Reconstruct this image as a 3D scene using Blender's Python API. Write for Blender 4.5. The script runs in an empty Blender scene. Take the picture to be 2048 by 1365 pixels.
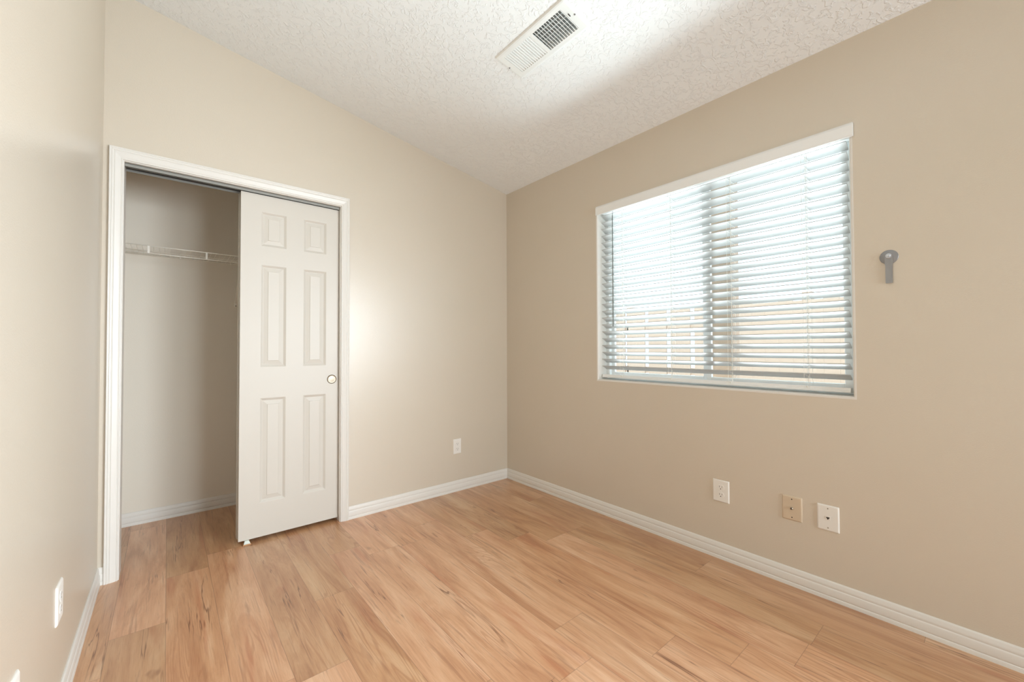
import bpy, bmesh, math, random
from mathutils import Vector, Matrix, Euler

random.seed(7)
SC = bpy.context.scene
COL = SC.collection

# ------------------------------------------------------------------ measures (metres)
W = 2.2398          # window wall plane (x)
D = 2.7477          # closet wall plane (y)
L = -0.2446         # left wall plane (x)
ZC = 2.438          # ceiling height at the window wall
SLOPE = 0.1712      # the ceiling rises away from the window wall
YR = -2.90          # rear wall plane (behind the camera)
YCB = 3.540         # back of the closet
XCL, XCR = -0.31, 1.10   # closet side walls
TW = 0.115          # wall thickness
TX = 0.150          # outer wall thickness
CLI, CRI, CZI = -0.1701, 0.8531, 2.0286     # closet opening (jamb faces)
CLO, CRO, CZO = -0.2234, 0.9056, 2.0882     # outer edge of casing
WYL, WYR, WZ0, WZ1 = 1.7807, 0.4049, 0.884, 2.072   # window opening
W2A, W2B = -1.90, -0.60                     # invented second window behind the camera, for fill light


def zceil(x):
    return ZC + SLOPE * (W - x)


# ------------------------------------------------------------------ camera
cam_d = bpy.data.cameras.new('camera')
cam_d.sensor_width = 36.0
cam_d.sensor_fit = 'HORIZONTAL'
cam_d.lens = 823.8814 / 2048 * 36.0
cam_d.clip_start = 0.02
cam = bpy.data.objects.new('camera', cam_d)
COL.objects.link(cam)
yaw, pitch, roll = 0.6963, 0.0177, -0.0033
fw = Vector((math.sin(yaw) * math.cos(pitch), math.cos(yaw) * math.cos(pitch), math.sin(pitch)))
rt = Vector((math.cos(yaw), -math.sin(yaw), 0))
up = rt.cross(fw)
r2 = rt * math.cos(roll) + up * math.sin(roll)
u2 = -rt * math.sin(roll) + up * math.cos(roll)
M = Matrix((r2, u2, -fw)).transposed().to_4x4()
M.translation = Vector((0, 0, 1.1067))
cam.matrix_world = M
SC.camera = cam

# ------------------------------------------------------------------ exposure, world, lights
SC.view_settings.view_transform = 'Standard'
SC.view_settings.look = 'None'
SC.view_settings.exposure = 0.0
SC.view_settings.gamma = 1.0
SC.view_settings.use_curve_mapping = False
SC.cycles.use_denoising = True
SC.cycles.max_bounces = 14
SC.cycles.diffuse_bounces = 8
SC.cycles.transparent_max_bounces = 16
SC.cycles.sample_clamp_indirect = 6.0

world = bpy.data.worlds.new('sky')
SC.world = world
world.use_nodes = True
wn = world.node_tree
wn.nodes.clear()
w_out = wn.nodes.new('ShaderNodeOutputWorld')
w_bg = wn.nodes.new('ShaderNodeBackground')
w_bg.inputs['Color'].default_value = (0.74, 0.90, 1.02, 1)
w_bg.inputs['Strength'].default_value = 2.4
wn.links.new(w_bg.outputs[0], w_out.inputs[0])


def area_light(name, loc, target, sx, sy, power, col, spread=math.pi):
    l = bpy.data.lights.new(name, 'AREA')
    l.shape = 'RECTANGLE'
    l.size, l.size_y = sx, sy
    l.energy = power
    l.color = col
    l.spread = spread
    o = bpy.data.objects.new(name, l)
    COL.objects.link(o)
    o.location = loc
    d = Vector(target) - Vector(loc)
    o.rotation_euler = d.to_track_quat('-Z', 'Y').to_euler()
    return o


sun_d = bpy.data.lights.new('sun', 'SUN')
sun_d.energy = 6.0
sun_d.angle = math.radians(0.6)
sun_d.color = (1.0, 0.95, 0.87)
sun = bpy.data.objects.new('sun', sun_d)
COL.objects.link(sun)
sun.location = (-4, 1, 8)
sun.rotation_euler = Vector((0.62, 0.25, -0.85)).to_track_quat('-Z', 'Y').to_euler()
# added lamp standing in for daylight bounced up off the yard
area_light('yard_bounce_fill', (4.00, 1.45, 0.05), (2.30, 1.10, 1.72), 3.2, 0.60, 128.0, (0.85, 0.96, 1.03), math.radians(84))
# added fill lamp in the doorway made up for it in the rear wall
area_light('doorway_fill', (1.55, YR + 0.05, 1.05), (1.25, 2.7, 1.10), 0.95, 1.95, 34.0, (0.87, 0.95, 1.0), math.radians(120))
# added fill lamp aimed in from the invented second window behind the camera
area_light('rear_window_fill', (W - 0.06, (W2A + W2B) / 2, 1.45), (L, 1.50, 0.95), 1.1, 1.0, 34.0, (0.86, 0.94, 1.02), math.radians(80))


# ------------------------------------------------------------------ materials
def srgb(r, g, b):
    f = lambda c: (c / 255 / 12.92) if c / 255 <= 0.04045 else ((c / 255 + 0.055) / 1.055) ** 2.4
    return (f(r), f(g), f(b), 1)


def mat(name, col, rough=0.5, metal=0.0, spec=0.5):
    m = bpy.data.materials.new(name)
    m.use_nodes = True
    b = m.node_tree.nodes['Principled BSDF']
    b.inputs['Base Color'].default_value = col
    b.inputs['Roughness'].default_value = rough
    b.inputs['Metallic'].default_value = metal
    b.inputs['Specular IOR Level'].default_value = spec
    return m


def nd(m, t, **kw):
    n = m.node_tree.nodes.new(t)
    for k, v in kw.items():
        setattr(n, k, v)
    return n


def lk(m, a, b):
    m.node_tree.links.new(a, b)


def bump_noise(m, scale, detail, dist, strength=0.6, ramp=None, rough=0.55, distortion=0.0):
    """fine relief from object-space noise"""
    b = m.node_tree.nodes['Principled BSDF']
    tc = nd(m, 'ShaderNodeTexCoord')
    n = nd(m, 'ShaderNodeTexNoise')
    n.inputs['Scale'].default_value = scale
    n.inputs['Detail'].default_value = detail
    n.inputs['Roughness'].default_value = rough
    n.inputs['Distortion'].default_value = distortion
    lk(m, tc.outputs['Object'], n.inputs['Vector'])
    h = n.outputs['Fac']
    if ramp:
        r = nd(m, 'ShaderNodeMapRange', interpolation_type='SMOOTHSTEP')
        r.inputs['From Min'].default_value, r.inputs['From Max'].default_value = ramp
        lk(m, h, r.inputs['Value'])
        h = r.outputs[0]
    bp = nd(m, 'ShaderNodeBump')
    bp.inputs['Strength'].default_value = strength
    bp.inputs['Distance'].default_value = dist
    lk(m, h, bp.inputs['Height'])
    lk(m, bp.outputs[0], b.inputs['Normal'])
    return tc, bp


def mottled(m, col_a, col_b, scale):
    """slight unevenness of a paint colour"""
    b = m.node_tree.nodes['Principled BSDF']
    tc = nd(m, 'ShaderNodeTexCoord')
    n = nd(m, 'ShaderNodeTexNoise')
    n.inputs['Scale'].default_value = scale
    n.inputs['Detail'].default_value = 3
    lk(m, tc.outputs['Object'], n.inputs['Vector'])
    mx = nd(m, 'ShaderNodeMix', data_type='RGBA')
    mx.inputs['A'].default_value = col_a
    mx.inputs['B'].default_value = col_b
    lk(m, n.outputs['Fac'], mx.inputs['Factor'])
    lk(m, mx.outputs['Result'], b.inputs['Base Color'])


M_WALL = mat('beige_wall_paint', srgb(208, 198, 182), 0.30, spec=0.75)
bump_noise(M_WALL, 260, 3, 0.0012, 0.35)
mottled(M_WALL, srgb(210, 200, 185), srgb(206, 196, 179), 2.0)
M_CLOSET = mat('light_lifted_closet_paint', srgb(228, 221, 208), 0.6, spec=0.3)  # wall paint made paler in place of light missing inside the closet
bump_noise(M_CLOSET, 260, 3, 0.0012, 0.3)
M_CEIL = mat('white_knockdown_ceiling', srgb(240, 244, 246), 0.8, spec=0.2)
bump_noise(M_CEIL, 38, 4, 0.003, 0.60, ramp=(0.49, 0.60), distortion=0.8)
M_TRIM = mat('white_semigloss_trim', srgb(224, 221, 215), 0.34, spec=0.45)
M_DOOR = mat('white_door_paint', srgb(209, 204, 195), 0.40, spec=0.4)
bump_noise(M_DOOR, 300, 2, 0.0006, 0.15)
M_PLATE = mat('white_plastic', srgb(232, 229, 223), 0.5, spec=0.3)
M_TAN = mat('tan_plastic', srgb(208, 190, 166), 0.4)
M_SLOT = mat('dark_slot', srgb(52, 44, 38), 0.6)
M_SCREW = mat('screw_metal', srgb(150, 138, 122), 0.35, 0.8)
M_BRASS = mat('brushed_nickel', srgb(176, 164, 146), 0.42, 0.65)
M_RIM = mat('dark_bronze_rim', srgb(96, 80, 58), 0.4, 0.7)
M_GREY = mat('galvanised_metal', srgb(150, 150, 152), 0.42, 0.75)
bump_noise(M_GREY, 400, 2, 0.0005, 0.3)
M_BOLT = mat('bright_steel', srgb(190, 194, 202), 0.25, 0.95)
M_TRACK = mat('aluminium_track', srgb(150, 150, 145), 0.5, 0.2)
M_TRACKSHADE = mat('track_channel_shade', srgb(44, 44, 42), 0.6, 0.2)  # shade of the channel painted into the metal's colour
M_WIRE = mat('white_coated_wire', srgb(240, 236, 226), 0.35)
M_VINYL = mat('white_vinyl', srgb(238, 240, 240), 0.35)
M_VENT = mat('white_enamel', srgb(236, 240, 240), 0.35)
M_DUCT = mat('duct_metal', srgb(226, 228, 228), 0.6)
M_CORD = mat('white_cord', srgb(236, 236, 230), 0.7)
M_WAND = mat('smoky_plastic', srgb(105, 110, 106), 0.25)
M_CLEAR = mat('frosted_plastic', srgb(206, 214, 204), 0.3)
M_WOODTAN = mat('tan_guide_base', srgb(196, 148, 104), 0.5)
M_STAIN = mat('wall_joint', srgb(168, 146, 124), 0.8)

# blind slats: slightly translucent faux wood
M_SLAT = bpy.data.materials.new('white_slat')
M_SLAT.use_nodes = True
nt = M_SLAT.node_tree
pb = nt.nodes['Principled BSDF']
pb.inputs['Base Color'].default_value = srgb(190, 191, 190)
pb.inputs['Roughness'].default_value = 0.4
tr = nt.nodes.new('ShaderNodeBsdfTranslucent')
tr.inputs['Color'].default_value = (0.9, 0.9, 0.88, 1)
mx = nt.nodes.new('ShaderNodeMixShader')
mx.inputs[0].default_value = 0.05
nt.links.new(pb.outputs[0], mx.inputs[1])
nt.links.new(tr.outputs[0], mx.inputs[2])
nt.links.new(mx.outputs[0], nt.nodes['Material Output'].inputs[0])

# window glass: mostly clear with a faint mirror
M_GLASS = bpy.data.materials.new('window_glass')
M_GLASS.use_nodes = True
nt = M_GLASS.node_tree
nt.nodes.remove(nt.nodes['Principled BSDF'])
tp = nt.nodes.new('ShaderNodeBsdfTransparent')
tp.inputs[0].default_value = (0.93, 0.96, 0.95, 1)
gl = nt.nodes.new('ShaderNodeBsdfGlossy')
gl.inputs['Roughness'].default_value = 0.02
mx = nt.nodes.new('ShaderNodeMixShader')
mx.inputs[0].default_value = 0.05
nt.links.new(tp.outputs[0], mx.inputs[1])
nt.links.new(gl.outputs[0], mx.inputs[2])
nt.links.new(mx.outputs[0], nt.nodes['Material Output'].inputs[0])

# outside
M_CONC = mat('pale_concrete', srgb(205, 200, 192), 0.9)
bump_noise(M_CONC, 30, 4, 0.004, 0.4)
M_FENCE = mat('weathered_tan_board', srgb(166, 149, 137), 0.8)
M_POST = mat('tan_post_paint', srgb(176, 150, 132), 0.7)
M_STUCCO = mat('pale_stucco', srgb(226, 220, 212), 0.9)
bump_noise(M_STUCCO, 120, 3, 0.004, 0.5)


def floor_material():
    m = bpy.data.materials.new('oak_vinyl_plank')
    m.use_nodes = True
    N = m.node_tree.nodes
    b = N['Principled BSDF']

    def math_(op, a, c=None, clamp=False):
        n = nd(m, 'ShaderNodeMath', operation=op, use_clamp=clamp)
        for i, v in enumerate((a, c)):
            if v is None:
                continue
            if isinstance(v, (int, float)):
                n.inputs[i].default_value = v
            else:
                lk(m, v, n.inputs[i])
        return n.outputs[0]

    def rng(v, a, c, d=0.0, e=1.0, smooth=True):
        n = nd(m, 'ShaderNodeMapRange', interpolation_type='SMOOTHSTEP' if smooth else 'LINEAR')
        for k, x in (('From Min', a), ('From Max', c), ('To Min', d), ('To Max', e)):
            n.inputs[k].default_value = x
        lk(m, v, n.inputs['Value'])
        return n.outputs[0]

    def mixc(f, a, c, blend='MIX'):
        n = nd(m, 'ShaderNodeMix', data_type='RGBA', blend_type=blend)
        for k, v in (('Factor', f), ('A', a), ('B', c)):
            if isinstance(v, (int, float)):
                n.inputs[k].default_value = v
            elif isinstance(v, tuple):
                n.inputs[k].default_value = v
            else:
                lk(m, v, n.inputs[k])
        return n.outputs['Result']

    uv = nd(m, 'ShaderNodeUVMap', uv_map='plank')          # (across, along) in metres
    sep = nd(m, 'ShaderNodeSeparateXYZ')
    lk(m, uv.outputs[0], sep.inputs[0])
    ac, al = sep.outputs[0], sep.outputs[1]
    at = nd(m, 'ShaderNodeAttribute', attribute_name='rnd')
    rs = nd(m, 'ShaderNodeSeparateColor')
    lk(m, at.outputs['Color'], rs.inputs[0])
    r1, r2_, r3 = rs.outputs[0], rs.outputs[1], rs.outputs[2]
    gx = math_('ADD', ac, math_('MULTIPLY', r1, 9.0))
    gy = math_('ADD', al, math_('MULTIPLY', r2_, 17.0))

    def noise(sx, sy, detail=5, rough=0.55, dist=0.0, z=0.0, scale=1.0):
        c = nd(m, 'ShaderNodeCombineXYZ')
        lk(m, math_('MULTIPLY', gx, sx), c.inputs[0])
        lk(m, math_('MULTIPLY', gy, sy), c.inputs[1])
        c.inputs[2].default_value = z
        n = nd(m, 'ShaderNodeTexNoise')
        n.inputs['Scale'].default_value = scale
        n.inputs['Detail'].default_value = detail
        n.inputs['Roughness'].default_value = rough
        n.inputs['Distortion'].default_value = dist
        lk(m, c.outputs[0], n.inputs['Vector'])
        return n.outputs['Fac']

    broad = noise(10.0, 1.5, 5, 0.60, 1.0)
    streak = noise(52.0, 2.6, 5, 0.6, 0.4, 3.1)
    fibre = noise(330.0, 11.0, 3, 0.6, 0.0, 7.7)
    # cathedral figure: rings of a slow noise
    slow = noise(8.5, 0.60, 2, 0.45, 0.3, 11.3)
    rings = math_('SINE', math_('MULTIPLY', slow, 190.0))
    ring_mask = rng(noise(5.0, 1.1, 2, 0.5, 0.0, 21.0), 0.50, 0.64)
    # knots and splits
    crack = math_('ABSOLUTE', math_('SUBTRACT', noise(22.0, 0.75, 4, 0.55, 0.35, 31.0), 0.5))
    crack = math_('MULTIPLY', rng(crack, 0.014, 0.0), rng(noise(9.0, 1.3, 2, 0.5, 0.0, 41.0), 0.52, 0.66))
    knot = rng(noise(17.0, 6.0, 2, 0.5, 0.3, 51.0), 0.69, 0.78)

    ramp = nd(m, 'ShaderNodeValToRGB')
    el = ramp.color_ramp.elements
    el[0].position, el[0].color = 0.30, srgb(170, 116, 78)
    el[1].position, el[1].color = 0.70, srgb(228, 192, 154)
    e = el.new(0.5)
    e.color = srgb(204, 157, 116)
    lk(m, math_('ADD', math_('MULTIPLY', broad, 0.72), math_('MULTIPLY', streak, 0.28)), ramp.inputs[0])
    c = ramp.outputs[0]
    c = mixc(math_('MULTIPLY', rng(streak, 0.54, 0.70), 0.55), c, srgb(150, 98, 64))
    c = mixc(math_('MULTIPLY', rng(fibre, 0.50, 0.72), 0.26), c, srgb(150, 98, 62))
    c = mixc(math_('MULTIPLY', math_('MULTIPLY', rng(rings, 0.2, 0.9), ring_mask), 0.42), c, srgb(165, 108, 68))
    c = mixc(math_('MULTIPLY', crack, 0.85), c, srgb(110, 66, 40))
    c = mixc(math_('MULTIPLY', knot, 0.55), c, srgb(128, 80, 50))
    c = mixc(math_('MULTIPLY', rng(noise(12.0, 1.1, 3, 0.5, 0.6, 61.0), 0.54, 0.70), 0.40), c, srgb(176, 104, 66))
    # each plank its own tone, painted sheen and shade by the window included
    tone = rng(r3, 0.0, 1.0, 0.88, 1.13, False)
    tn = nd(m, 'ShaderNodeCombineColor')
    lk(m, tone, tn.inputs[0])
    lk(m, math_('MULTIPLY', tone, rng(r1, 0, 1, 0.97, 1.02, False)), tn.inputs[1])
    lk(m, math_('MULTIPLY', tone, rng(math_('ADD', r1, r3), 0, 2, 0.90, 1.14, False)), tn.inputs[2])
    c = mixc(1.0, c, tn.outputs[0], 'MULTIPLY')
    # seams between planks
    ln = nd(m, 'ShaderNodeAttribute', attribute_name='ext')   # r: length, g: width
    ls = nd(m, 'ShaderNodeSeparateColor')
    lk(m, ln.outputs['Color'], ls.inputs[0])
    da = math_('MINIMUM', ac, math_('SUBTRACT', ls.outputs[1], ac))
    dl = math_('MINIMUM', al, math_('SUBTRACT', math_('MULTIPLY', ls.outputs[0], 10.0), al))
    seam = rng(math_('MINIMUM', da, dl), 0.0003, 0.0016, 1.0, 0.0)
    c = mixc(math_('MULTIPLY', seam, 0.42), c, srgb(92, 58, 38))
    lk(m, c, b.inputs['Base Color'])
    b.inputs['Roughness'].default_value = 0.36
    b.inputs['Specular IOR Level'].default_value = 0.8
    b.inputs['Coat Weight'].default_value = 0.35
    b.inputs['Coat Roughness'].default_value = 0.28
    bp = nd(m, 'ShaderNodeBump')
    bp.inputs['Strength'].default_value = 0.25
    bp.inputs['Distance'].default_value = 0.0012
    lk(m, math_('SUBTRACT', math_('MULTIPLY', fibre, 0.35), seam), bp.inputs['Height'])
    lk(m, bp.outputs[0], b.inputs['Normal'])
    return m


M_FLOOR = floor_material()


# ------------------------------------------------------------------ mesh helpers
class MB:
    """collects shapes into one mesh"""

    def __init__(self):
        self.bm = bmesh.new()

    def face(self, pts):
        vs = [self.bm.verts.new(p) for p in pts]
        try:
            return self.bm.faces.new(vs)
        except ValueError:
            return None

    def box(self, x0, x1, y0, y1, z0, z1, bev=0.0, seg=2):
        x0, x1 = min(x0, x1), max(x0, x1)
        y0, y1 = min(y0, y1), max(y0, y1)
        z0, z1 = min(z0, z1), max(z0, z1)
        v = [self.bm.verts.new(p) for p in ((x0, y0, z0), (x1, y0, z0), (x1, y1, z0), (x0, y1, z0),
                                            (x0, y0, z1), (x1, y0, z1), (x1, y1, z1), (x0, y1, z1))]
        fs = [self.bm.faces.new([v[i] for i in q]) for q in
              ((0, 3, 2, 1), (4, 5, 6, 7), (0, 1, 5, 4), (1, 2, 6, 5), (2, 3, 7, 6), (3, 0, 4, 7))]
        if bev > 0:
            es = list({e for f in fs for e in f.edges})
            bmesh.ops.bevel(self.bm, geom=es, offset=bev, segments=seg, profile=0.5, affect='EDGES')
        return self

    def prism(self, poly, vec):
        """extrude a planar polygon (list of 3d points) along vec"""
        vec = Vector(vec)
        a = [self.bm.verts.new(p) for p in poly]
        b = [self.bm.verts.new(Vector(p) + vec) for p in poly]
        n = len(a)
        self.bm.faces.new(a)
        self.bm.faces.new(list(reversed(b)))
        for i in range(n):
            self.bm.faces.new((a[i], b[i], b[(i + 1) % n], a[(i + 1) % n]))
        return self

    def tube(self, p, q, r, n=8, r1=None, caps=True):
        p, q = Vector(p), Vector(q)
        d = (q - p).normalized()
        s = d.orthogonal().normalized()
        t = d.cross(s)
        r1 = r if r1 is None else r1
        A = [self.bm.verts.new(p + (s * math.cos(2 * math.pi * i / n) + t * math.sin(2 * math.pi * i / n)) * r) for i in range(n)]
        B = [self.bm.verts.new(q + (s * math.cos(2 * math.pi * i / n) + t * math.sin(2 * math.pi * i / n)) * r1) for i in range(n)]
        for i in range(n):
            f = self.bm.faces.new((A[i], A[(i + 1) % n], B[(i + 1) % n], B[i]))
            f.smooth = n > 6
        if caps:
            self.bm.faces.new(list(reversed(A)))
            self.bm.faces.new(B)
        return self

    def path(self, pts, r, n=8):
        for a, b in zip(pts, pts[1:]):
            self.tube(a, b, r, n)
        return self

    def lathe(self, prof, origin, axis, n=28):
        """prof: (radius, height) along axis"""
        o, ax = Vector(origin), Vector(axis).normalized()
        s = ax.orthogonal().normalized()
        t = ax.cross(s)
        rings = []
        for r, h in prof:
            if r < 1e-6:
                rings.append([self.bm.verts.new(o + ax * h)])
            else:
                rings.append([self.bm.verts.new(o + ax * h + (s * math.cos(2 * math.pi * i / n) + t * math.sin(2 * math.pi * i / n)) * r) for i in range(n)])
        for a, b in zip(rings, rings[1:]):
            for i in range(n):
                if len(a) == 1 and len(b) == 1:
                    continue
                if len(a) == 1:
                    f = self.bm.faces.new((a[0], b[i], b[(i + 1) % n]))
                elif len(b) == 1:
                    f = self.bm.faces.new((a[i], a[(i + 1) % n], b[0]))
                else:
                    f = self.bm.faces.new((a[i], a[(i + 1) % n], b[(i + 1) % n], b[i]))
                f.smooth = True
        return self

    def sweep(self, rings, closed_profile=True, caps=True, loop=False):
        """join successive rings of points"""
        R = [[self.bm.verts.new(p) for p in r] for r in rings]
        n = len(R[0])
        pairs = list(zip(R, R[1:])) + ([(R[-1], R[0])] if loop else [])
        m = n if closed_profile else n - 1
        for a, b in pairs:
            for i in range(m):
                self.bm.faces.new((a[i], a[(i + 1) % n], b[(i + 1) % n], b[i]))
        if caps and not loop:
            self.bm.faces.new(list(reversed(R[0])))
            self.bm.faces.new(R[-1])
        return self

    def build(self, name, material, parent=None, loc=None, smooth_angle=None):
        bmesh.ops.remove_doubles(self.bm, verts=self.bm.verts, dist=1e-6)
        bmesh.ops.recalc_face_normals(self.bm, faces=self.bm.faces)
        me = bpy.data.meshes.new(name)
        self.bm.to_mesh(me)
        self.bm.free()
        if isinstance(material, (list, tuple)):
            for x in material:
                me.materials.append(x)
        else:
            me.materials.append(material)
        if smooth_angle is not None:
            me.polygons.foreach_set('use_smooth', [True] * len(me.polygons))
            me.set_sharp_from_angle(angle=math.radians(smooth_angle))
        o = bpy.data.objects.new(name, me)
        COL.objects.link(o)
        if parent is not None:
            o.parent = parent
            o.matrix_parent_inverse = Matrix.Translation(parent.location).inverted() if parent.parent is None else \
                Matrix.Translation(parent.matrix_basis.translation + parent.parent.location).inverted()
        return o


def thing(name, label, cat, loc, group=None):
    o = bpy.data.objects.new(name, None)
    o.empty_display_size = 0.05
    COL.objects.link(o)
    o.location = loc
    o['label'] = label
    o['category'] = cat
    if group:
        o['group'] = group
    return o


def struct(o, label, cat):
    o['kind'] = 'structure'
    o['label'] = label
    o['category'] = cat
    return o


def child(mb, name, material, parent, **kw):
    """a part built in world coordinates under a thing at its own location"""
    o = mb.build(name, material, None, **kw)
    base = parent
    off = Vector((0, 0, 0))
    while base is not None:
        off += base.location
        base = base.parent
    o.data.transform(Matrix.Translation(-off))
    o.parent = parent
    return o


# ------------------------------------------------------------------ room shell
def build_floor():
    me = bpy.data.meshes.new('floor')
    PW, PL = 0.1673, 1.22
    x_seam = 1.342
    joints = {0: 0.829, 1: 0.630, -1: 1.150, -3: 2.206, 2: 1.706, -9: 2.20, -8: 2.615}
    x0, x1, y0, y1 = L - 0.11, W, YR, YCB
    verts, faces, uvs, rnd, ext = [], [], [], [], []
    rg = random.Random(11)
    k0 = math.floor((x0 - x_seam) / PW)
    k1 = math.ceil((x1 - x_seam) / PW)
    for k in range(k0, k1):
        xa, xb = x_seam + k * PW, x_seam + (k + 1) * PW
        j = joints.get(k, rg.uniform(0, PL))
        n0 = math.floor((y0 - j) / PL)
        ya = j + n0 * PL
        while ya < y1:
            yb = ya + PL
            cx0, cx1 = max(xa, x0), min(xb, x1)
            cy0, cy1 = max(ya, y0), min(yb, y1)
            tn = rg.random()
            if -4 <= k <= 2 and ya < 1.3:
                tn = 0.62 + 0.38 * tn      # paler boards paint in the window's sheen
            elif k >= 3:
                tn = 0.35 * tn  # darker boards paint in the shade along the window wall
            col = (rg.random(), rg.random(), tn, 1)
            if cx1 - cx0 > 1e-5 and cy1 - cy0 > 1e-5:
                i = len(verts)
                q = ((cx0, cy0), (cx1, cy0), (cx1, cy1), (cx0, cy1))
                verts += [(a, b, 0.0) for a, b in q]
                faces.append((i, i + 1, i + 2, i + 3))
                uvs += [(a - xa, b - ya) for a, b in q]
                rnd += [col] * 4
                ext += [(PL / 10.0, PW, 0, 1)] * 4
            ya = yb
    nv = len(verts)
    # underside and rim so the floor is a slab
    i = nv
    verts += [(x0, y0, 0), (x1, y0, 0), (x1, y1, 0), (x0, y1, 0), (x0, y0, -0.12), (x1, y0, -0.12), (x1, y1, -0.12), (x0, y1, -0.12)]
    for q in ((7, 6, 5, 4), (0, 4, 5, 1), (1, 5, 6, 2), (2, 6, 7, 3), (3, 7, 4, 0)):
        faces.append(tuple(i + a for a in q))
        uvs += [(0.05, 0.5)] * 4
        rnd += [(0.5, 0.5, 0.5, 1)] * 4
        ext += [(PL / 10.0, PW, 0, 1)] * 4
    me.from_pydata(verts, [], faces)
    ul = me.uv_layers.new(name='plank')
    ul.data.foreach_set('uv', [c for p in uvs for c in p])
    a = me.color_attributes.new('rnd', 'FLOAT_COLOR', 'CORNER')
    a.data.foreach_set('color', [c for p in rnd for c in p])
    a = me.color_attributes.new('ext', 'FLOAT_COLOR', 'CORNER')
    a.data.foreach_set('color', [c for p in ext for c in p])
    me.materials.append(M_FLOOR)
    me.update()
    o = bpy.data.objects.new('floor', me)
    COL.objects.link(o)
    struct(o, 'oak look plank floor running towards the closet', 'floor')


build_floor()

# left wall
b = MB()
b.prism([(L, YR - TW, 0), (L, D, 0), (L, D, zceil(L)), (L, YR - TW, zceil(L))], (-TW, 0, 0))
struct(b.build('wall_left', M_WALL), 'plain beige wall along the left side', 'wall')

# closet wall: two piers and a header round the opening, sloping top
b = MB()
JT = 0.018   # jamb board thickness
oa, ob, oz = CLI - JT, CRI + JT, CZI + JT
poly = [(L - TW, D, 0), (oa, D, 0), (oa, D, oz), (ob, D, oz), (ob, D, 0), (W, D, 0), (W, D, ZC), (L - TW, D, zceil(L - TW))]
b.prism(poly, (0, TW, 0))
struct(b.build('wall_back', M_WALL), 'beige wall with the closet opening in it', 'wall')

# window wall, with its window opening and one added for fill light
b = MB()
ys = [YR - TW, W2A, W2B, WYR, WYL, D + TW]
zs = [0, WZ0, WZ1, ZC]
for i in range(5):
    for j in range(3):
        if j == 1 and i in (1, 3):
            continue
        b.box(W, W + TX, ys[i], ys[i + 1], zs[j], zs[j + 1])
bm = b.bm
bmesh.ops.remove_doubles(bm, verts=bm.verts, dist=1e-5)
seen = {}
for f in list(bm.faces):
    k = tuple(sorted(v.index for v in f.verts))
bm.verts.index_update()
dupe = {}
for f in bm.faces:
    dupe.setdefault(tuple(sorted(v.index for v in f.verts)), []).append(f)
bmesh.ops.delete(bm, geom=[f for fs in dupe.values() if len(fs) > 1 for f in fs], context='FACES')
struct(b.build('wall_right', M_WALL), 'beige wall with the window in it', 'wall')

# rear wall behind the camera, its doorway added to carry fill light
b = MB()
dx0, dx1, dz = 1.05, 2.05, 2.05
poly = [(L, YR, 0), (dx0, YR, 0), (dx0, YR, dz), (dx1, YR, dz), (dx1, YR, 0), (W, YR, 0), (W, YR, ZC), (L, YR, zceil(L))]
b.prism(poly, (0, -TW, 0))
struct(b.build('wall_rear', M_WALL), 'beige wall behind the viewer with an open doorway added for fill light', 'wall')
# ceiling slab, with a hole where the register sits
VX0, VX1, VY0, VY1 = 1.306, 1.434, 1.222, 1.616
b = MB()
xs = [L - TW, VX0, VX1, W + TX]
yy = [YR - TW, VY0, VY1, D + TW]
for i in range(3):
    for j in range(3):
        if i == 1 and j == 1:
            continue
        xa, xb, ya, yb = xs[i], xs[i + 1], yy[j], yy[j + 1]
        b.prism([(xa, ya, zceil(xa)), (xb, ya, zceil(xb)), (xb, yb, zceil(xb)), (xa, yb, zceil(xa))], (0, 0, 0.12))
bm = b.bm
bmesh.ops.remove_doubles(bm, verts=bm.verts, dist=1e-5)
bm.verts.index_update()
dupe = {}
for f in bm.faces:
    dupe.setdefault(tuple(sorted(v.index for v in f.verts)), []).append(f)
bmesh.ops.delete(bm, geom=[f for fs in dupe.values() if len(fs) > 1 for f in fs], context='FACES')
struct(b.build('ceiling', M_CEIL), 'white sloping ceiling with knockdown texture', 'ceiling')

# closet shell
b = MB()
b.box(XCL - 0.08, XCR + 0.08, YCB, YCB + 0.08, 0, 2.44)
struct(b.build('wall_closet_back', M_CLOSET), 'back wall inside the closet', 'wall')
b = MB()
b.box(XCL - 0.08, XCL, D + TW, YCB, 0, 2.44)
struct(b.build('wall_closet_left', M_CLOSET), 'left side wall inside the closet', 'wall')
b = MB()
b.box(XCR, XCR + 0.08, D + TW, YCB, 0, 2.44)
struct(b.build('wall_closet_right', M_CLOSET), 'right side wall inside the closet', 'wall')
b = MB()
b.box(XCL - 0.08, XCR + 0.08, D + TW, YCB + 0.08, 2.44, 2.52)
struct(b.build('ceiling_closet', M_CEIL), 'ceiling inside the closet', 'ceiling')

# ------------------------------------------------------------------ baseboards
BB = [(0, 0), (0.0118, 0), (0.0118, 0.0115), (0.0108, 0.0150), (0.0088, 0.0170), (0.0104, 0.0205), (0.0108, 0.0240),
      (0.0104, 0.0480), (0.0092, 0.0520), (0.0078, 0.0540), (0.0086, 0.0575), (0.0086, 0.0650), (0.0070, 0.0690),
      (0.0066, 0.0750), (0.0050, 0.0795), (0.0025, 0.0820), (0, 0.0820)]


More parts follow.
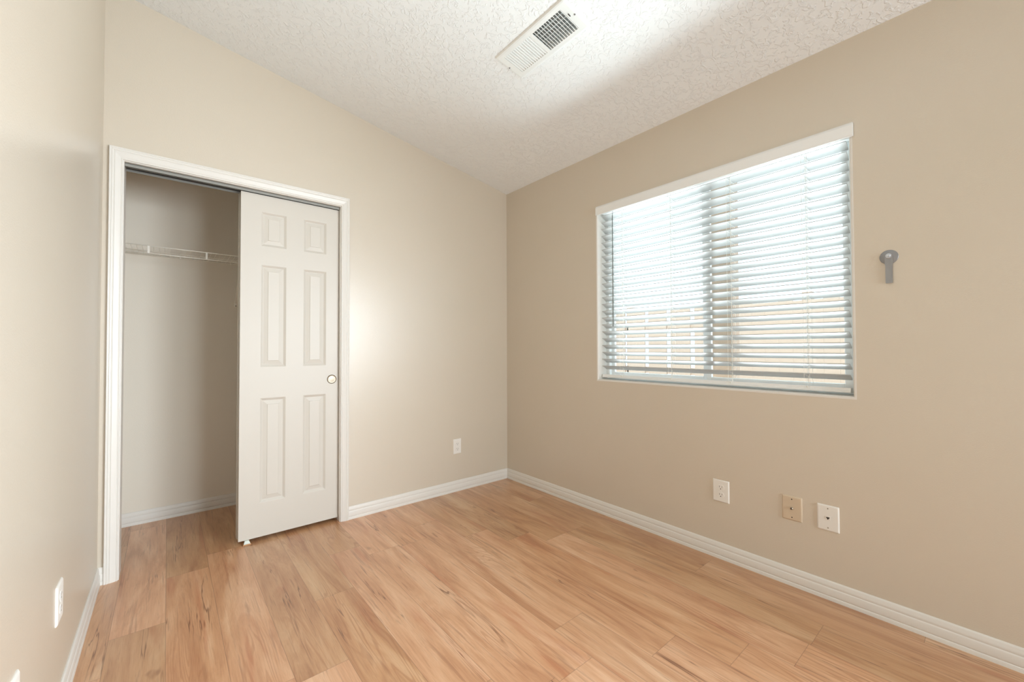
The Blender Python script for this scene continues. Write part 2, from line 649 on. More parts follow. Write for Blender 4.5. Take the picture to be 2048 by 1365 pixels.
def base_run(b, pts, normal_side):
    """pts: floor polyline; the profile stands off to normal_side (+1 left of travel), mitred at bends"""
    rings = []
    n = len(pts)
    for i, p in enumerate(pts):
        p = Vector((p[0], p[1], 0))
        d0 = (p - Vector((*pts[i - 1], 0))).normalized() if i > 0 else None
        d1 = (Vector((*pts[i + 1], 0)) - p).normalized() if i < n - 1 else None
        ns = [Vector((-d.y, d.x, 0)) * normal_side for d in (d0, d1) if d is not None]
        if len(ns) == 2:
            m = (ns[0] + ns[1])
            m = m / m.dot(ns[0])
        else:
            m = ns[0]
        rings.append([p + m * o + Vector((0, 0, z)) for o, z in BB])
    b.sweep(rings)


b = MB()
base_run(b, [(L, YR), (L, D), (CLO, D)], -1)
struct(b.build('baseboard_left', M_TRIM, smooth_angle=28), 'white baseboard along the left wall', 'baseboard')
b = MB()
base_run(b, [(CRO, D), (W - 0.0001, D)], -1)
# mitre the inner corner
struct(b.build('baseboard_back', M_TRIM, smooth_angle=28), 'white baseboard between closet casing and window wall', 'baseboard')
b = MB()
base_run(b, [(W, D), (W, YR)], -1)
struct(b.build('baseboard_right', M_TRIM, smooth_angle=28), 'white baseboard under the window', 'baseboard')
b = MB()
base_run(b, [(XCL, YCB), (XCR, YCB)], -1)
struct(b.build('baseboard_closet', M_TRIM, smooth_angle=28), 'white baseboard inside the closet', 'baseboard')

# ------------------------------------------------------------------ closet casing and jambs
CP = [(0.0, 0.0), (0.0, 0.0075), (0.0015, 0.0095), (0.0045, 0.0100), (0.0065, 0.0085), (0.0085, 0.0085), (0.0110, 0.0105),
      (0.0200, 0.0120), (0.0300, 0.0145), (0.0325, 0.0130), (0.0345, 0.0130), (0.0365, 0.0155), (0.0415, 0.0165),
      (0.0430, 0.0145), (0.0450, 0.0145), (0.0465, 0.0165), (0.0495, 0.0172), (0.0525, 0.0160), (0.0533, 0.0130), (0.0533, 0.0)]
trim1 = thing('trim_1', 'white moulded casing round the closet opening', 'door casing', (CLO, D, 0))
trim1['kind'] = 'structure'
ka = (CLI - CLO - 0.004) / 0.0533
kz = (CZO - CZI - 0.004) / 0.0533
for nm, fn in (
    ('casing_leg', lambda o, h: [(CLI - 0.004 - o * ka, D - h, 0), (CLI - 0.004 - o * ka, D - h, CZI + 0.004 + o * kz)]),
    ('casing_leg', lambda o, h: [(CRI + 0.004 + o * ka, D - h, 0), (CRI + 0.004 + o * ka, D - h, CZI + 0.004 + o * kz)]),
    ('casing_head', lambda o, h: [(CLI - 0.004 - o * ka, D - h, CZI + 0.004 + o * kz), (CRI + 0.004 + o * ka, D - h, CZI + 0.004 + o * kz)]),
):
    b = MB()
    ring = [fn(o, h) for o, h in CP]
    b.sweep([[p[0] for p in ring], [p[1] for p in ring]])
    child(b, nm, M_TRIM, trim1, smooth_angle=30)
b = MB()
b.box(CLI - JT + 0.0005, CLI, D - 0.001, D + TW, 0, CZI)
child(b, 'jamb', M_TRIM, trim1)
b = MB()
b.box(CRI, CRI + JT - 0.0005, D - 0.001, D + TW, 0, CZI)
child(b, 'jamb', M_TRIM, trim1)
b = MB()
b.box(CLI - JT + 0.0005, CRI + JT - 0.0005, D - 0.001, D + TW, CZI, CZI + JT - 0.0005)
child(b, 'head_jamb', M_TRIM, trim1)

# sliding door track under the head jamb
zt = CZI - 0.0005
trim2 = thing('trim_2', 'grey metal sliding door track under the closet head', 'door track', ((CLI + CRI) / 2, D + 0.06, zt))
trim2['kind'] = 'structure'
b = MB()
b.box(CLI + 0.001, CRI - 0.001, D + 0.018, D + 0.104, zt - 0.002, zt)
child(b, 'track_roof', M_TRACKSHADE, trim2)
for y, h in ((D + 0.018, 0.016), (D + 0.0665, 0.006), (D + 0.102, 0.0135)):
    b = MB()
    b.box(CLI + 0.001, CRI - 0.001, y, y + 0.002, zt - h, zt - 0.002)
    child(b, 'track_rail', M_TRACK, trim2)


# ------------------------------------------------------------------ sliding closet doors
DX0, DX1, DZ0, DZ1, DT = 0.3135, 0.8505, 0.022, 2.0105, 0.035


def door_slab(yf):
    b = MB()
    px = [(0.4125, 0.549), (0.641, 0.777)]
    pz = [(0.215, 0.822), (1.000, 1.602), (1.709, 1.914)]
    xs = [DX0, px[0][0], px[0][1], px[1][0], px[1][1], DX1]
    zs = [DZ0, pz[0][0], pz[0][1], pz[1][0], pz[1][1], pz[2][0], pz[2][1], DZ1]
    for i in range(5):
        for j in range(7):
            x0, x1, z0, z1 = xs[i], xs[i + 1], zs[j], zs[j + 1]
            if i in (1, 3) and j in (1, 3, 5):
                steps = [(0, 0), (0.003, 0.0005), (0.014, 0.0085), (0.0165, 0.0090), (0.0385, 0.0035), (0.0400, 0.0012)]
                loops = []
                for ins, dep in steps:
                    loops.append([(x0 + ins, yf + dep, z0 + ins), (x1 - ins, yf + dep, z0 + ins), (x1 - ins, yf + dep, z1 - ins), (x0 + ins, yf + dep, z1 - ins)])
                for a, c in zip(loops, loops[1:]):
                    for q in range(4):
                        b.face([a[q], a[(q + 1) % 4], c[(q + 1) % 4], c[q]])
                b.face(loops[-1])
            else:
                b.face([(x0, yf, z0), (x1, yf, z0), (x1, yf, z1), (x0, yf, z1)])
    yb = yf + DT
    b.face([(DX0, yb, DZ0), (DX0, yb, DZ1), (DX1, yb, DZ1), (DX1, yb, DZ0)])
    for i in range(5):
        b.face([(xs[i], yf, DZ0), (xs[i + 1], yf, DZ0), (xs[i + 1], yb, DZ0), (xs[i], yb, DZ0)])
        b.face([(xs[i], yf, DZ1), (xs[i + 1], yf, DZ1), (xs[i + 1], yb, DZ1), (xs[i], yb, DZ1)])
    for j in range(7):
        b.face([(DX0, yf, zs[j]), (DX0, yf, zs[j + 1]), (DX0, yb, zs[j + 1]), (DX0, yb, zs[j])])
        b.face([(DX1, yf, zs[j]), (DX1, yf, zs[j + 1]), (DX1, yb, zs[j + 1]), (DX1, yb, zs[j])])
    return b


YF = D + 0.030
door1 = thing('door_1', 'white six panel sliding closet door with a round finger pull', 'door', (DX0, YF, 0))
door1['kind'] = 'structure'
child(door_slab(YF), 'door_slab', M_DOOR, door1)
# cup pull: flange ring and dished cup
PXC, PZC = 0.811, 0.912
b = MB()
b.lathe([(0.0215, 0.0), (0.0250, -0.0004), (0.0262, -0.0016), (0.0270, -0.0028), (0.0282, -0.0022), (0.0288, 0.0)], (PXC, YF, PZC), (0, 1, 0), 36)
pull = child(b, 'finger_pull', M_RIM, door1)
b = MB()
b.lathe([(0.0262, -0.0018), (0.0240, -0.0006), (0.0200, -0.0003), (0.0120, -0.0012), (0.0, -0.0020)], (PXC, YF, PZC), (0, 1, 0), 36)
o = child(b, 'cup', M_BRASS, pull)
o['label'] = 'brushed nickel dish of the pull'

door2 = thing('door_2', 'rear sliding closet door, only its edge showing beside the front door', 'door', (DX0 - 0.003, YF + 0.047, 0))
door2['kind'] = 'structure'
o = child(door_slab(YF), 'door_slab', M_DOOR, door1)
o.parent = door2

# floor guide under the front door
g = thing('door_guide', 'small plastic floor guide under the sliding door corner', 'door guide', (0.355, YF + 0.018, 0))
b = MB()
b.box(0.334, 0.374, YF - 0.022, YF + 0.060, 0.0, 0.005, 0.0012)
child(b, 'base', M_WOODTAN, g)
b = MB()
b.prism([(0.338, YF - 0.016, 0.005), (0.370, YF - 0.016, 0.005), (0.364, YF - 0.010, 0.0215), (0.344, YF - 0.010, 0.0215)], (0, 0.010, 0))
child(b, 'prong', M_CLEAR, g)
b = MB()
b.box(0.342, 0.366, YF + 0.037, YF + 0.043, 0.005, 0.034, 0.001)
child(b, 'prong', M_CLEAR, g)

# ------------------------------------------------------------------ wire shelf in the closet
SY = 3.240                      # front edge
ST, SB = 1.7205, 1.6775         # upper and lower front rods
sh = thing('wire_shelf', 'white coated wire shelf across the closet', 'shelf', ((XCL + XCR) / 2, YCB, ST))
b = MB()
n = 0
x = XCL + 0.012
while x < XCR - 0.008:
    b.tube((x, SY, ST - 0.001), (x, YCB - 0.004, ST - 0.001), 0.0010, 5)
    x += 0.0254
b.tube((XCL + 0.002, YCB - 0.006, ST - 0.004), (XCR - 0.002, YCB - 0.006, ST - 0.004), 0.0026, 8)
b.tube((XCL + 0.002, SY + 0.15, ST - 0.0045), (XCR - 0.002, SY + 0.15, ST - 0.0045), 0.0024, 8)
child(b, 'wire_deck', M_WIRE, sh)
for z in (ST, SB):
    b = MB()
    b.tube((XCL + 0.002, SY, z), (XCR - 0.002, SY, z), 0.0032, 10)
    child(b, 'front_rod', M_WIRE, sh)
for x in (-0.092, 0.185, 0.462, 0.739, 1.016):
    b = MB()
    b.box(x - 0.0055, x + 0.0055, SY - 0.003, SY + 0.001, SB - 0.002, ST + 0.002, 0.001, 1)
    child(b, 'upright', M_WIRE, sh)
# diagonal brace and its foot on the back wall
BX = 0.372
b = MB()
b.sweep([[(BX - 0.007, SY + 0.004, SB - 0.004), (BX + 0.007, SY + 0.004, SB - 0.004), (BX + 0.007, SY + 0.008, SB - 0.001), (BX - 0.007, SY + 0.008, SB - 0.001)],
         [(BX - 0.007, YCB - 0.012, 1.432), (BX + 0.007, YCB - 0.012, 1.432), (BX + 0.007, YCB - 0.007, 1.436), (BX - 0.007, YCB - 0.007, 1.436)]])
b.box(BX - 0.008, BX + 0.008, YCB - 0.012, YCB, 1.405, 1.440, 0.002)
br = child(b, 'brace', M_WIRE, sh)
b = MB()
b.lathe([(0.0, -0.0155), (0.004, -0.0150), (0.0045, -0.012)], (BX, YCB, 1.416), (0, 1, 0), 12)
child(b, 'screw', M_SCREW, br)
for x in (-0.22, 0.06, 0.34):
    b = MB()
    b.box(x - 0.005, x + 0.005, YCB - 0.011, YCB, ST - 0.012, ST + 0.003, 0.002)
    child(b, 'wall_clip', M_WIRE, sh)
for sx, xx in ((1, XCL), (-1, XCR)):
    b = MB()
    b.box(xx, xx + sx * 0.009, SY - 0.012, SY + 0.030, SB - 0.018, ST + 0.012, 0.002)
    child(b, 'end_bracket', M_WIRE, sh)

# ------------------------------------------------------------------ window
win = thing('window_1', 'white vinyl sliding window behind the blind', 'window', (W + 0.1, (WYL + WYR) / 2, WZ0))
win['kind'] = 'structure'
# painted returns with a rounded edge, mitred at the corners
r = 0.012
prof = [(0.0005, -0.0012), (0.006, -0.0012)] + [(r * math.sin(a), r * (1 - math.cos(a)) - 0.0012) for a in []]
prof = [(-0.0008, 0.0), (-0.0008, 0.004)] + [(0.010 - 0.0108 * math.cos(t), 0.004 + 0.008 * math.sin(t)) for t in [math.pi / 2 * i / 6 for i in range(1, 7)]] + [(TX - 0.002, 0.012), (TX - 0.002, 0.0)]
rings = []
for yy_, zz_, sy, sz in ((WYR, WZ0, 1, 1), (WYL, WZ0, -1, 1), (WYL, WZ1, -1, -1), (WYR, WZ1, 1, -1)):
    rings.append([(W + dx_, yy_ + sy * in_, zz_ + sz * in_) for dx_, in_ in prof])
b = MB()
b.sweep(rings, loop=True, caps=False)
child(b, 'window_return', M_TRIM, win, smooth_angle=40)
ya, yb_, za, zb = WYR + 0.012, WYL - 0.012, WZ0 + 0.012, WZ1 - 0.012
FX0, FX1 = W + 0.095, W + 0.147


def frame_rect(b, x0, x1, y0, y1, z0, z1, t, bev=0.002):
    b.box(x0, x1, y0, y0 + t, z0, z1, bev, 1)
    b.box(x0, x1, y1 - t, y1, z0, z1, bev, 1)
    b.box(x0, x1, y0 + t, y1 - t, z0, z0 + t, bev, 1)
    b.box(x0, x1, y0 + t, y1 - t, z1 - t, z1, bev, 1)


b = MB()
frame_rect(b, FX0, FX1, ya, yb_, za, zb, 0.022)
child(b, 'window_frame', M_VINYL, win)
ym = 1.090
for nm, x0, y0, y1 in (('fixed_sash', W + 0.122, ym - 0.004, yb_ - 0.020), ('sliding_sash', W + 0.098, ya + 0.020, ym - 0.008)):
    b = MB()
    frame_rect(b, x0, x0 + 0.020, y0, y1, za + 0.020, zb - 0.020, 0.026)
    s_ = child(b, nm, M_VINYL, win)
    b = MB()
    b.box(x0 + 0.008, x0 + 0.011, y0 + 0.023, y1 - 0.023, za + 0.043, zb - 0.043)
    child(b, 'pane', M_GLASS, s_)

# plain unseen window added behind the camera as a fill source
fill_win = thing('fill_window_2', 'unseen window added behind the viewer for fill light', 'window', (W + 0.1, (W2A + W2B) / 2, WZ0))
fill_win['kind'] = 'structure'
b = MB()
frame_rect(b, FX0, FX1, W2A, W2B, WZ0, WZ1, 0.036)
b.box(FX0, FX1, -1.275, -1.225, WZ0 + 0.036, WZ1 - 0.036, 0.002, 1)
child(b, 'window_frame', M_VINYL, fill_win)
b = MB()
b.box(W + 0.118, W + 0.121, W2A + 0.033, W2B - 0.033, WZ0 + 0.033, WZ1 - 0.033)
child(b, 'pane', M_GLASS, fill_win)

# ------------------------------------------------------------------ blind
bl = thing('window_blind', 'white horizontal slat blind hanging in the window', 'window blind', (W + 0.05, (WYL + WYR) / 2, WZ1 - 0.012))
SY0, SY1 = 0.4325, 1.7600
SXF = W + 0.034             # room edge of the slats
TILT = math.radians(28)
SWD, STK = 0.050, 0.0042
PITCH = 0.04657
b = MB()
slat_z = [1.9640 + PITCH - PITCH * k for k in range(23)]
for zf in slat_z:
    nseg = 6
    topp, bot = [], []
    for i in range(nseg + 1):
        s_ = SWD * i / nseg
        crown = 0.0018 * (1 - (2 * i / nseg - 1) ** 2)
        cx = SXF + s_ * math.cos(TILT) + crown * math.sin(TILT)
        cz = zf - s_ * math.sin(TILT) + crown * math.cos(TILT)
        nx, nz = math.sin(TILT) * STK / 2, math.cos(TILT) * STK / 2
        topp.append((cx + nx, cz + nz))
        bot.append((cx - nx, cz - nz))
    ring = topp + list(reversed(bot))
    b.sweep([[(x_, SY0, z_) for x_, z_ in ring], [(x_, SY1, z_) for x_, z_ in ring]])
child(b, 'slats', M_SLAT, bl, smooth_angle=35)
b = MB()
b.box(W + 0.020, W + 0.078, WYR + 0.018, WYL - 0.018, 2.024, WZ1 - 0.013, 0.002, 1)
child(b, 'headrail', M_VINYL, bl)
b = MB()
VX = W - 0.016
b.prism([(VX + 0.012, 0, 2.0075), (VX + 0.002, 0, 2.0075), (VX, 0, 2.0100), (VX, 0, 2.0560), (VX + 0.003, 0, 2.0600), (VX + 0.005, 0, 2.0650), (VX + 0.012, 0, 2.0660)], (0, 1.371, 0))
b.bm.verts.ensure_lookup_table()
for v in b.bm.verts:
    v.co.y += 0.4005
b.box(VX + 0.010, W + 0.022, WYR + 0.060, WYR + 0.072, 2.030, 2.050)
b.box(VX + 0.010, W + 0.022, WYL - 0.072, WYL - 0.060, 2.030, 2.050)
child(b, 'valance', M_VINYL, bl)
# bottom rail with a projecting lower lip
b = MB()
rx = SXF - 0.001
ring = [(rx + 0.003, 0.929), (rx + 0.003, 0.9185), (rx, 0.9175), (rx, 0.9085), (rx + 0.050, 0.9055), (rx + 0.050, 0.926)]
b.sweep([[(x_, SY0 - 0.001, z_) for x_, z_ in ring], [(x_, SY1 + 0.001, z_) for x_, z_ in ring]])
child(b, 'bottom_rail', M_VINYL, bl)
for yc in (0.590, 0.928, 1.268, 1.606):
    b = MB()
    xf, xb = SXF - 0.0012, SXF + SWD * math.cos(TILT) + 0.0015
    for dy in (-0.011, 0.011):
        b.tube((xf, yc + dy, 0.915), (xf, yc + dy, 2.026), 0.0006, 5)
    b.tube((xb, yc - 0.011, 0.91), (xb, yc - 0.011, 2.026), 0.0006, 5)
    b.tube((xb, yc + 0.011, 0.91), (xb, yc + 0.011, 2.026), 0.0006, 5)
    for zf in slat_z:
        for dy in (-0.011, 0.011):
            b.tube((xf, yc + dy, zf - 0.0030), (xb, yc - dy, zf - 0.0040 - SWD * math.sin(TILT)), 0.0005, 4)
    child(b, 'ladder_cord', M_CORD, bl)
    b = MB()
    xm = SXF + SWD * math.cos(TILT) / 2
    b.tube((xm, yc, 0.91), (xm, yc, 2.026), 0.0011, 6)
    child(b, 'lift_cord', M_CORD, bl)
    b = MB()
    b.lathe([(0.0, -0.003), (0.004, -0.0025), (0.005, 0.0)], (rx + 0.003, yc, 0.924), (1, 0, 0), 12)
    child(b, 'rail_button', M_CORD, bl)
b = MB()
wy, wx = 1.661, W + 0.022
b.tube((wx, wy, 1.252), (wx, wy, 1.988), 0.0030, 6)
b.tube((wx, wy, 1.988), (wx + 0.004, wy, 2.026), 0.0018, 6)
b.lathe([(0.0, -0.004), (0.0036, -0.003), (0.0036, 0.006), (0.003, 0.008)], (wx, wy, 1.252), (0, 0, 1), 10)
child(b, 'tilt_wand', M_WAND, bl)


# ------------------------------------------------------------------ wall plates
def frame_of(wall):
    """(origin function, right vector as seen from the room, out-of-wall vector)"""
    if wall == 'right':
        return Vector((0, -1, 0)), Vector((-1, 0, 0))
    if wall == 'back':
        return Vector((1, 0, 0)), Vector((0, -1, 0))
    return Vector((0, 1, 0)), Vector((1, 0, 0))


def wall_pt(c, wall, u, v, n):
    R_, N_ = frame_of(wall)
    return c + R_ * u + N_ * n + Vector((0, 0, v))


def plate_mb(c, wall, w=0.070, h=0.1145, t=0.0055):
    b = MB()
    rings = []
    for ins, n in ((0, 0), (0, 0.0014), (0.0012, 0.0030), (0.0050, t), (0.006, t)):
        hw, hh = w / 2 - ins, h / 2 - ins
        rc = max(0.0015, 0.003 - ins)
        ring = []
        for sx, sy, a0 in ((1, -1, -90), (1, 1, 0), (-1, 1, 90), (-1, -1, 180)):
            for k in range(4):
                a = math.radians(a0 + 30 * k)
                ring.append(wall_pt(c, wall, sx * (hw - rc) + rc * math.cos(a), sy * (hh - rc) + rc * math.sin(a), n))
        rings.append(ring)
    b.sweep(rings)
    return b


def disc(b, c, wall, u, v, n0, n1, r, n=16, dome=0.0):
    R_, N_ = frame_of(wall)
    b.lathe([(0, n0), (r, n0), (r, n1), (r * 0.75, n1 + dome * 0.7), (0, n1 + dome)], wall_pt(c, wall, u, v, 0), N_, n)


def slot_box(b, c, wall, u, v, w, h, n0, n1):
    pts = [wall_pt(c, wall, u + a * w / 2, v + e * h / 2, n0) for a, e in ((-1, -1), (1, -1), (1, 1), (-1, 1))]
    R_, N_ = frame_of(wall)
    b.prism(pts, N_ * (n1 - n0))


def outlet(c, wall, label, w=0.070):
    c = Vector(c)
    t = thing('wall_outlet', label, 'outlet', c, 'duplex outlets low on the walls')
    child(plate_mb(c, wall, w), 'plate', M_PLATE, t, smooth_angle=40)
    for v in (0.0195, -0.0195):
        b = MB()
        R_, N_ = frame_of(wall)
        pts = []
        for k in range(28):
            a = 2 * math.pi * k / 28
            pts.append(wall_pt(c, wall, 0.0172 * math.cos(a), v + max(-0.0142, min(0.0142, 0.0172 * math.sin(a))), 0.0045))
        b.prism(pts, N_ * 0.0023)
        rc = child(b, 'receptacle', M_PLATE, t)
        b = MB()
        for u, hh in ((-0.0064, 0.0085), (0.0064, 0.0070)):
            slot_box(b, c, wall, u, v + 0.0038, 0.0019, hh, 0.0060, 0.00695)
        disc(b, c, wall, 0, v - 0.0072, 0.0060, 0.00695, 0.0026, 12)
        child(b, 'slots', M_SLOT, rc)
    b = MB()
    disc(b, c, wall, 0, 0, 0.005, 0.0061, 0.0030, 14, 0.0006)
    child(b, 'screw', M_PLATE, t)
    return t


outlet((W, 0.9685, 0.3525), 'right', 'white duplex outlet below the middle of the window', 0.083)
outlet((1.7365, D, 0.345), 'back', 'white duplex outlet between closet casing and room corner')
outlet((L, 1.828, 0.352), 'left', 'white duplex outlet on the left wall, seen edge on', 0.083)

c = Vector((W, 0.6475, 0.3575))
t = thing('coaxial_wall_plate', 'tan wall plate with a small cable connector in its centre', 'wall plate', c)
child(plate_mb(c, 'right', 0.081, 0.1125), 'plate', M_TAN, t, smooth_angle=40)
b = MB()
N_ = Vector((-1, 0, 0))
b.lathe([(0.0, 0.005), (0.0056, 0.005), (0.0056, 0.0075), (0.0046, 0.0078), (0.0046, 0.0150), (0.0034, 0.0152), (0.0032, 0.0120)], c, N_, 12)
cn = child(b, 'connector', M_SCREW, t)
b = MB()
b.lathe([(0.0033, 0.0125), (0.0, 0.0126)], c, N_, 12)
child(b, 'socket_hole', M_SLOT, cn)
for v in (0.0418, -0.0418):
    b = MB()
    disc(b, c, 'right', 0, v, 0.005, 0.0058, 0.0027, 12, 0.0004)
    child(b, 'screw', M_SLOT, t)

c = Vector((W, 0.5110, 0.3540))
t = thing('phone_jack_plate', 'white wall plate with a phone jack in its centre', 'wall plate', c)
child(plate_mb(c, 'right', 0.080, 0.1125), 'plate', M_PLATE, t, smooth_angle=40)
b = MB()
slot_box(b, c, 'right', 0, 0.001, 0.017, 0.017, 0.005, 0.0066)
jk = child(b, 'jack_body', M_PLATE, t)
b = MB()
N_ = Vector((-1, 0, 0))
b.prism([wall_pt(c, 'right', u, v, 0.0062) for u, v in ((-0.0060, 0.0052), (0.0060, 0.0052), (0.0060, 0.0010), (0.0026, -0.0012), (0.0026, -0.0050), (-0.0026, -0.0050), (-0.0026, -0.0012), (-0.0060, 0.0010))], N_ * 0.0007)
child(b, 'jack_opening', M_SLOT, jk)
for v in (0.0418, -0.0418):
    b = MB()
    disc(b, c, 'right', 0, v, 0.005, 0.0058, 0.0026, 12, 0.0005)
    child(b, 'screw', M_SCREW, t)

c = Vector((L, 1.345, 0.358))
t = thing('wall_plate', 'white wall plate nearest the viewer, only its upper corner in view', 'wall plate', c)
child(plate_mb(c, 'left', 0.078, 0.1145), 'plate', M_PLATE, t, smooth_angle=40)
for v in (0.0418, -0.0418):
    b = MB()
    disc(b, c, 'left', 0, v, 0.005, 0.0058, 0.0026, 12, 0.0005)
    child(b, 'screw', M_SCREW, t)

# ------------------------------------------------------------------ metal bracket on the window wall
c = Vector((W, 0.2955, 1.4715))
t = thing('wall_bracket', 'grey metal strap on a round washer bolted beside the window', 'bracket', c)
b = MB()
N_ = Vector((-1, 0, 0))
b.lathe([(0.0, 0.0), (0.0290, 0.0), (0.0290, 0.0012), (0.0278, 0.0020), (0.0, 0.0020)], c, N_, 40)
child(b, 'washer_plate', M_GREY, t)
b = MB()
out = []
for k in range(13):
    a = math.pi * k / 12
    out.append((0.0125 * math.cos(a), 0.004 + 0.0125 * math.sin(a)))
out += [(-0.0125, -0.028), (-0.0108, -0.034), (-0.0105, -0.1050), (-0.0095, -0.1065), (0.0095, -0.1065), (0.0105, -0.1050), (0.0108, -0.034), (0.0125, -0.028)]
b.prism([wall_pt(c, 'right', u, v, 0.0042) for u, v in out], N_ * 0.0030)
disc(b, c, 'right', 0, 0.004, 0.0015, 0.0045, 0.009, 16)
child(b, 'strap', M_GREY, t)
b = MB()
b.lathe([(0.0, 0.0070), (0.0098, 0.0070), (0.0098, 0.0084), (0.0085, 0.0090), (0.0, 0.0090)], wall_pt(c, 'right', 0, 0.004, 0), N_, 28)
b.lathe([(0.0, 0.009), (0.0062, 0.009), (0.0062, 0.0135), (0.0054, 0.0145), (0.0, 0.0145)], wall_pt(c, 'right', 0, 0.004, 0), N_, 6)
b.tube(wall_pt(c, 'right', 0, 0.004, 0.013), wall_pt(c, 'right', 0, 0.004, 0.0185), 0.0030, 12)
for f in b.bm.faces:
    f.smooth = False
child(b, 'bolt', M_BOLT, t)

# ------------------------------------------------------------------ ceiling register
# local frame: origin on the ceiling, u towards the window (down the slope), v along +y, n down out of the ceiling
uvec = Vector((1, 0, -SLOPE)).normalized()
vvec = Vector((0, 1, 0))
nvec = Vector((-SLOPE, 0, -1)).normalized()
VC = Vector((1.3690, 1.4185, zceil(1.3690)))


def V(u, v, n):
    return VC + uvec * u + vvec * v + nvec * n


t = thing('ceiling_vent', 'white ceiling register with two banks of louvres', 'vent', VC)
HU, HV = 0.0925, 0.2390       # flange half sizes
GU = 0.0620                   # opening half width
BV = [(-0.1930, -0.0110), (0.0090, 0.1960)]
b = MB()
us = [-GU, GU]
# flange: a stamped sheet with sloping rim, two openings
loops = []
for ins, n in ((0.0, 0.0), (0.0, 0.0015), (0.0045, 0.0062), (0.012, 0.0075)):
    loops.append([V(-HU + ins, -HV + ins, n), V(HU - ins, -HV + ins, n), V(HU - ins, HV - ins, n), V(-HU + ins, HV - ins, n)])
for a, e in zip(loops, loops[1:]):
    for q in range(4):
        b.face([a[q], a[(q + 1) % 4], e[(q + 1) % 4], e[q]])
gu = [-HU + 0.012, -GU, GU, HU - 0.012]
gv = [-HV + 0.012, BV[0][0], BV[0][1], BV[1][0], BV[1][1], HV - 0.012]
for i in range(3):
    for j in range(5):
        if i == 1 and j in (1, 3):
            continue
        b.face([V(gu[i], gv[j], 0.0075), V(gu[i + 1], gv[j], 0.0075), V(gu[i + 1], gv[j + 1], 0.0075), V(gu[i], gv[j + 1], 0.0075)])
for v0, v1 in BV:            # folded lips of the openings
    q = [V(-GU, v0, 0.0075), V(GU, v0, 0.0075), V(GU, v1, 0.0075), V(-GU, v1, 0.0075)]
    e = [p - nvec * 0.0030 for p in q]
    for k in range(4):
        b.face([q[k], q[(k + 1) % 4], e[(k + 1) % 4], e[k]])
child(b, 'flange', M_VENT, t)
for (v0, v1), sgn, cnt, ang, ln in ((BV[0], 1, 12, 56, 0.0155), (BV[1], -1, 13, 42, 0.0165)):
    b = MB()
    p_ = (v1 - v0) / cnt
    a = math.radians(ang)
    th = 0.0005
    for k in range(cnt):
        vc = v0 + p_ * (k + (0.10 if sgn > 0 else 0.90))
        # each louvre: a narrow lip in the sheet, then a blade folded up into the duct; its ends curl back to the rim
        st = []
        for u, f in ((-GU, 0.5), (-GU + 0.003, 1.0), (GU - 0.014, 1.0), (GU - 0.007, 0.72), (GU - 0.002, 0.35), (GU, 0.12)):
            aa = a * min(1.0, 0.35 + 0.65 * f)
            bl_ = ln * (0.30 + 0.70 * f)
            l0, l1 = vc, vc + sgn * 0.0032
            e = l1 + sgn * bl_ * math.cos(aa)
            n0, n1 = 0.0072, 0.0072 - bl_ * math.sin(aa)
            st.append([V(u, l0, n0), V(u, l1, n0), V(u, e, n1), V(u, e - sgn * th, n1 - th), V(u, l1 - sgn * th, n0 - th), V(u, l0, n0 - th)])
        b.sweep(st)
    child(b, 'louvre_bank', M_VENT, t)
b = MB()                      # damper blades behind the louvres, crossing them
for u in (-0.047, -0.0235, 0.0, 0.0235, 0.047):
    b.sweep([[V(u - 0.009, -0.190, -0.016), V(u + 0.006, -0.190, -0.030), V(u + 0.007, -0.190, -0.029), V(u - 0.008, -0.190, -0.015)],
             [V(u - 0.009, 0.193, -0.016), V(u + 0.006, 0.193, -0.030), V(u + 0.007, 0.193, -0.029), V(u - 0.008, 0.193, -0.015)]])
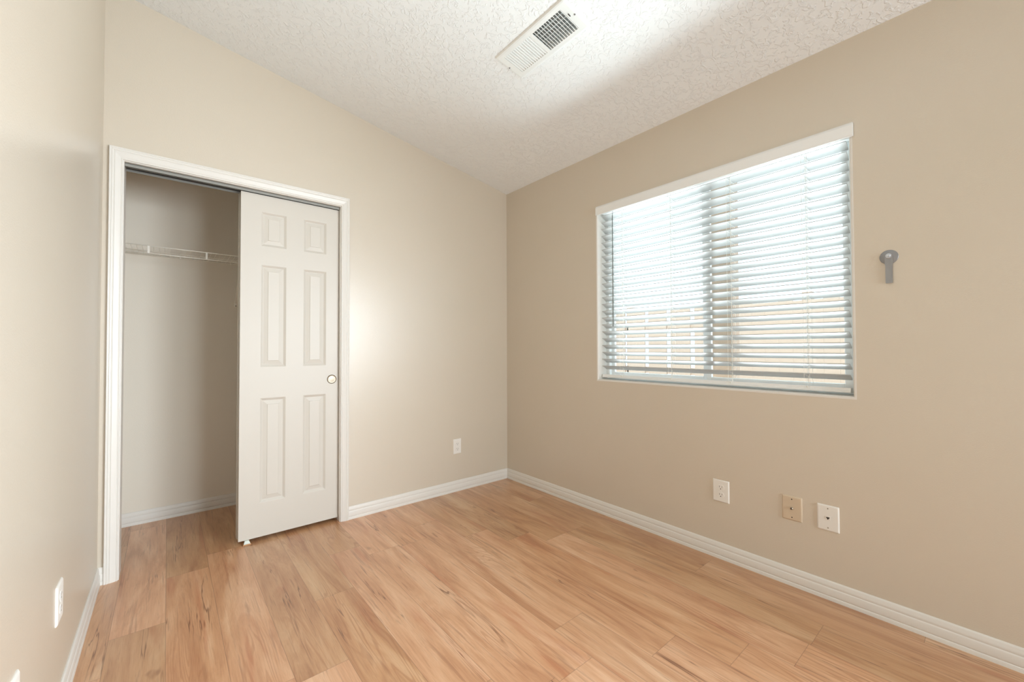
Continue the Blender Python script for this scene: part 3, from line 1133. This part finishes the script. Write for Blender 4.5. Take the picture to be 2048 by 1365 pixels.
child(b, 'damper_blades', M_VENT, t)
b = MB()                      # duct above
e0 = [V(-GU, -0.1945, 0.004), V(GU, -0.1945, 0.004), V(GU, 0.1970, 0.004), V(-GU, 0.1970, 0.004)]
e1 = [p - nvec * 0.110 for p in e0]
for k in range(4):
    b.face([e0[k], e0[(k + 1) % 4], e1[(k + 1) % 4], e1[k]])
b.face(e1)
child(b, 'duct', M_DUCT, t)
b = MB()
b.prism([V(-0.026, -0.2065, 0.0072), V(-0.010, -0.2065, 0.0072), V(-0.010, -0.2045, 0.0072), V(-0.026, -0.2045, 0.0072)], nvec * 0.005)
child(b, 'damper_lever', M_SLOT, t)
for v in (-0.2240, 0.2270):
    b = MB()
    b.lathe([(0.0, 0.0105), (0.003, 0.0100), (0.0045, 0.0076)], V(-0.002, v, 0), nvec, 14)
    child(b, 'screw', M_GREY, t)

# ------------------------------------------------------------------ outside the window
b = MB()
b.box(W + TX, 9.0, -6.0, 9.0, -0.30, -0.15)
struct(b.build('ground', M_CONC), 'pale concrete yard outside the window', 'ground')
p = MB()
p.box(2.56, 2.66, 1.030, 1.150, -0.15, 2.75, 0.004, 1)
o = p.build('porch_post', M_POST)
o['label'] = 'tan square post just outside the window, seen through the slats'
o['category'] = 'post'
fe = thing('yard_fence', 'weathered tan board fence across the yard, seen through the slats', 'fence', (5.2, 1.5, -0.15))
b = MB()
y = -2.2
k = 0
rg = random.Random(5)
while y < 6.6:
    wdt = 0.135
    b.box(5.20, 5.22, y, y + wdt, -0.12, 1.62 + rg.uniform(-0.01, 0.01))
    y += wdt + (0.001 if y < 2.3 or k % 2 else 0.06)
    k += 1
child(b, 'boards', M_FENCE, fe)
b = MB()
for z in (0.1, 0.75, 1.35):
    b.box(5.22, 5.26, -2.2, 6.6, z, z + 0.09)
child(b, 'rails', M_FENCE, fe)
for y in (-0.9, 1.3, 3.5, 5.7):
    b = MB()
    b.box(5.22, 5.31, y, y + 0.09, -0.15, 1.70)
    child(b, 'fence_post', M_FENCE, fe)
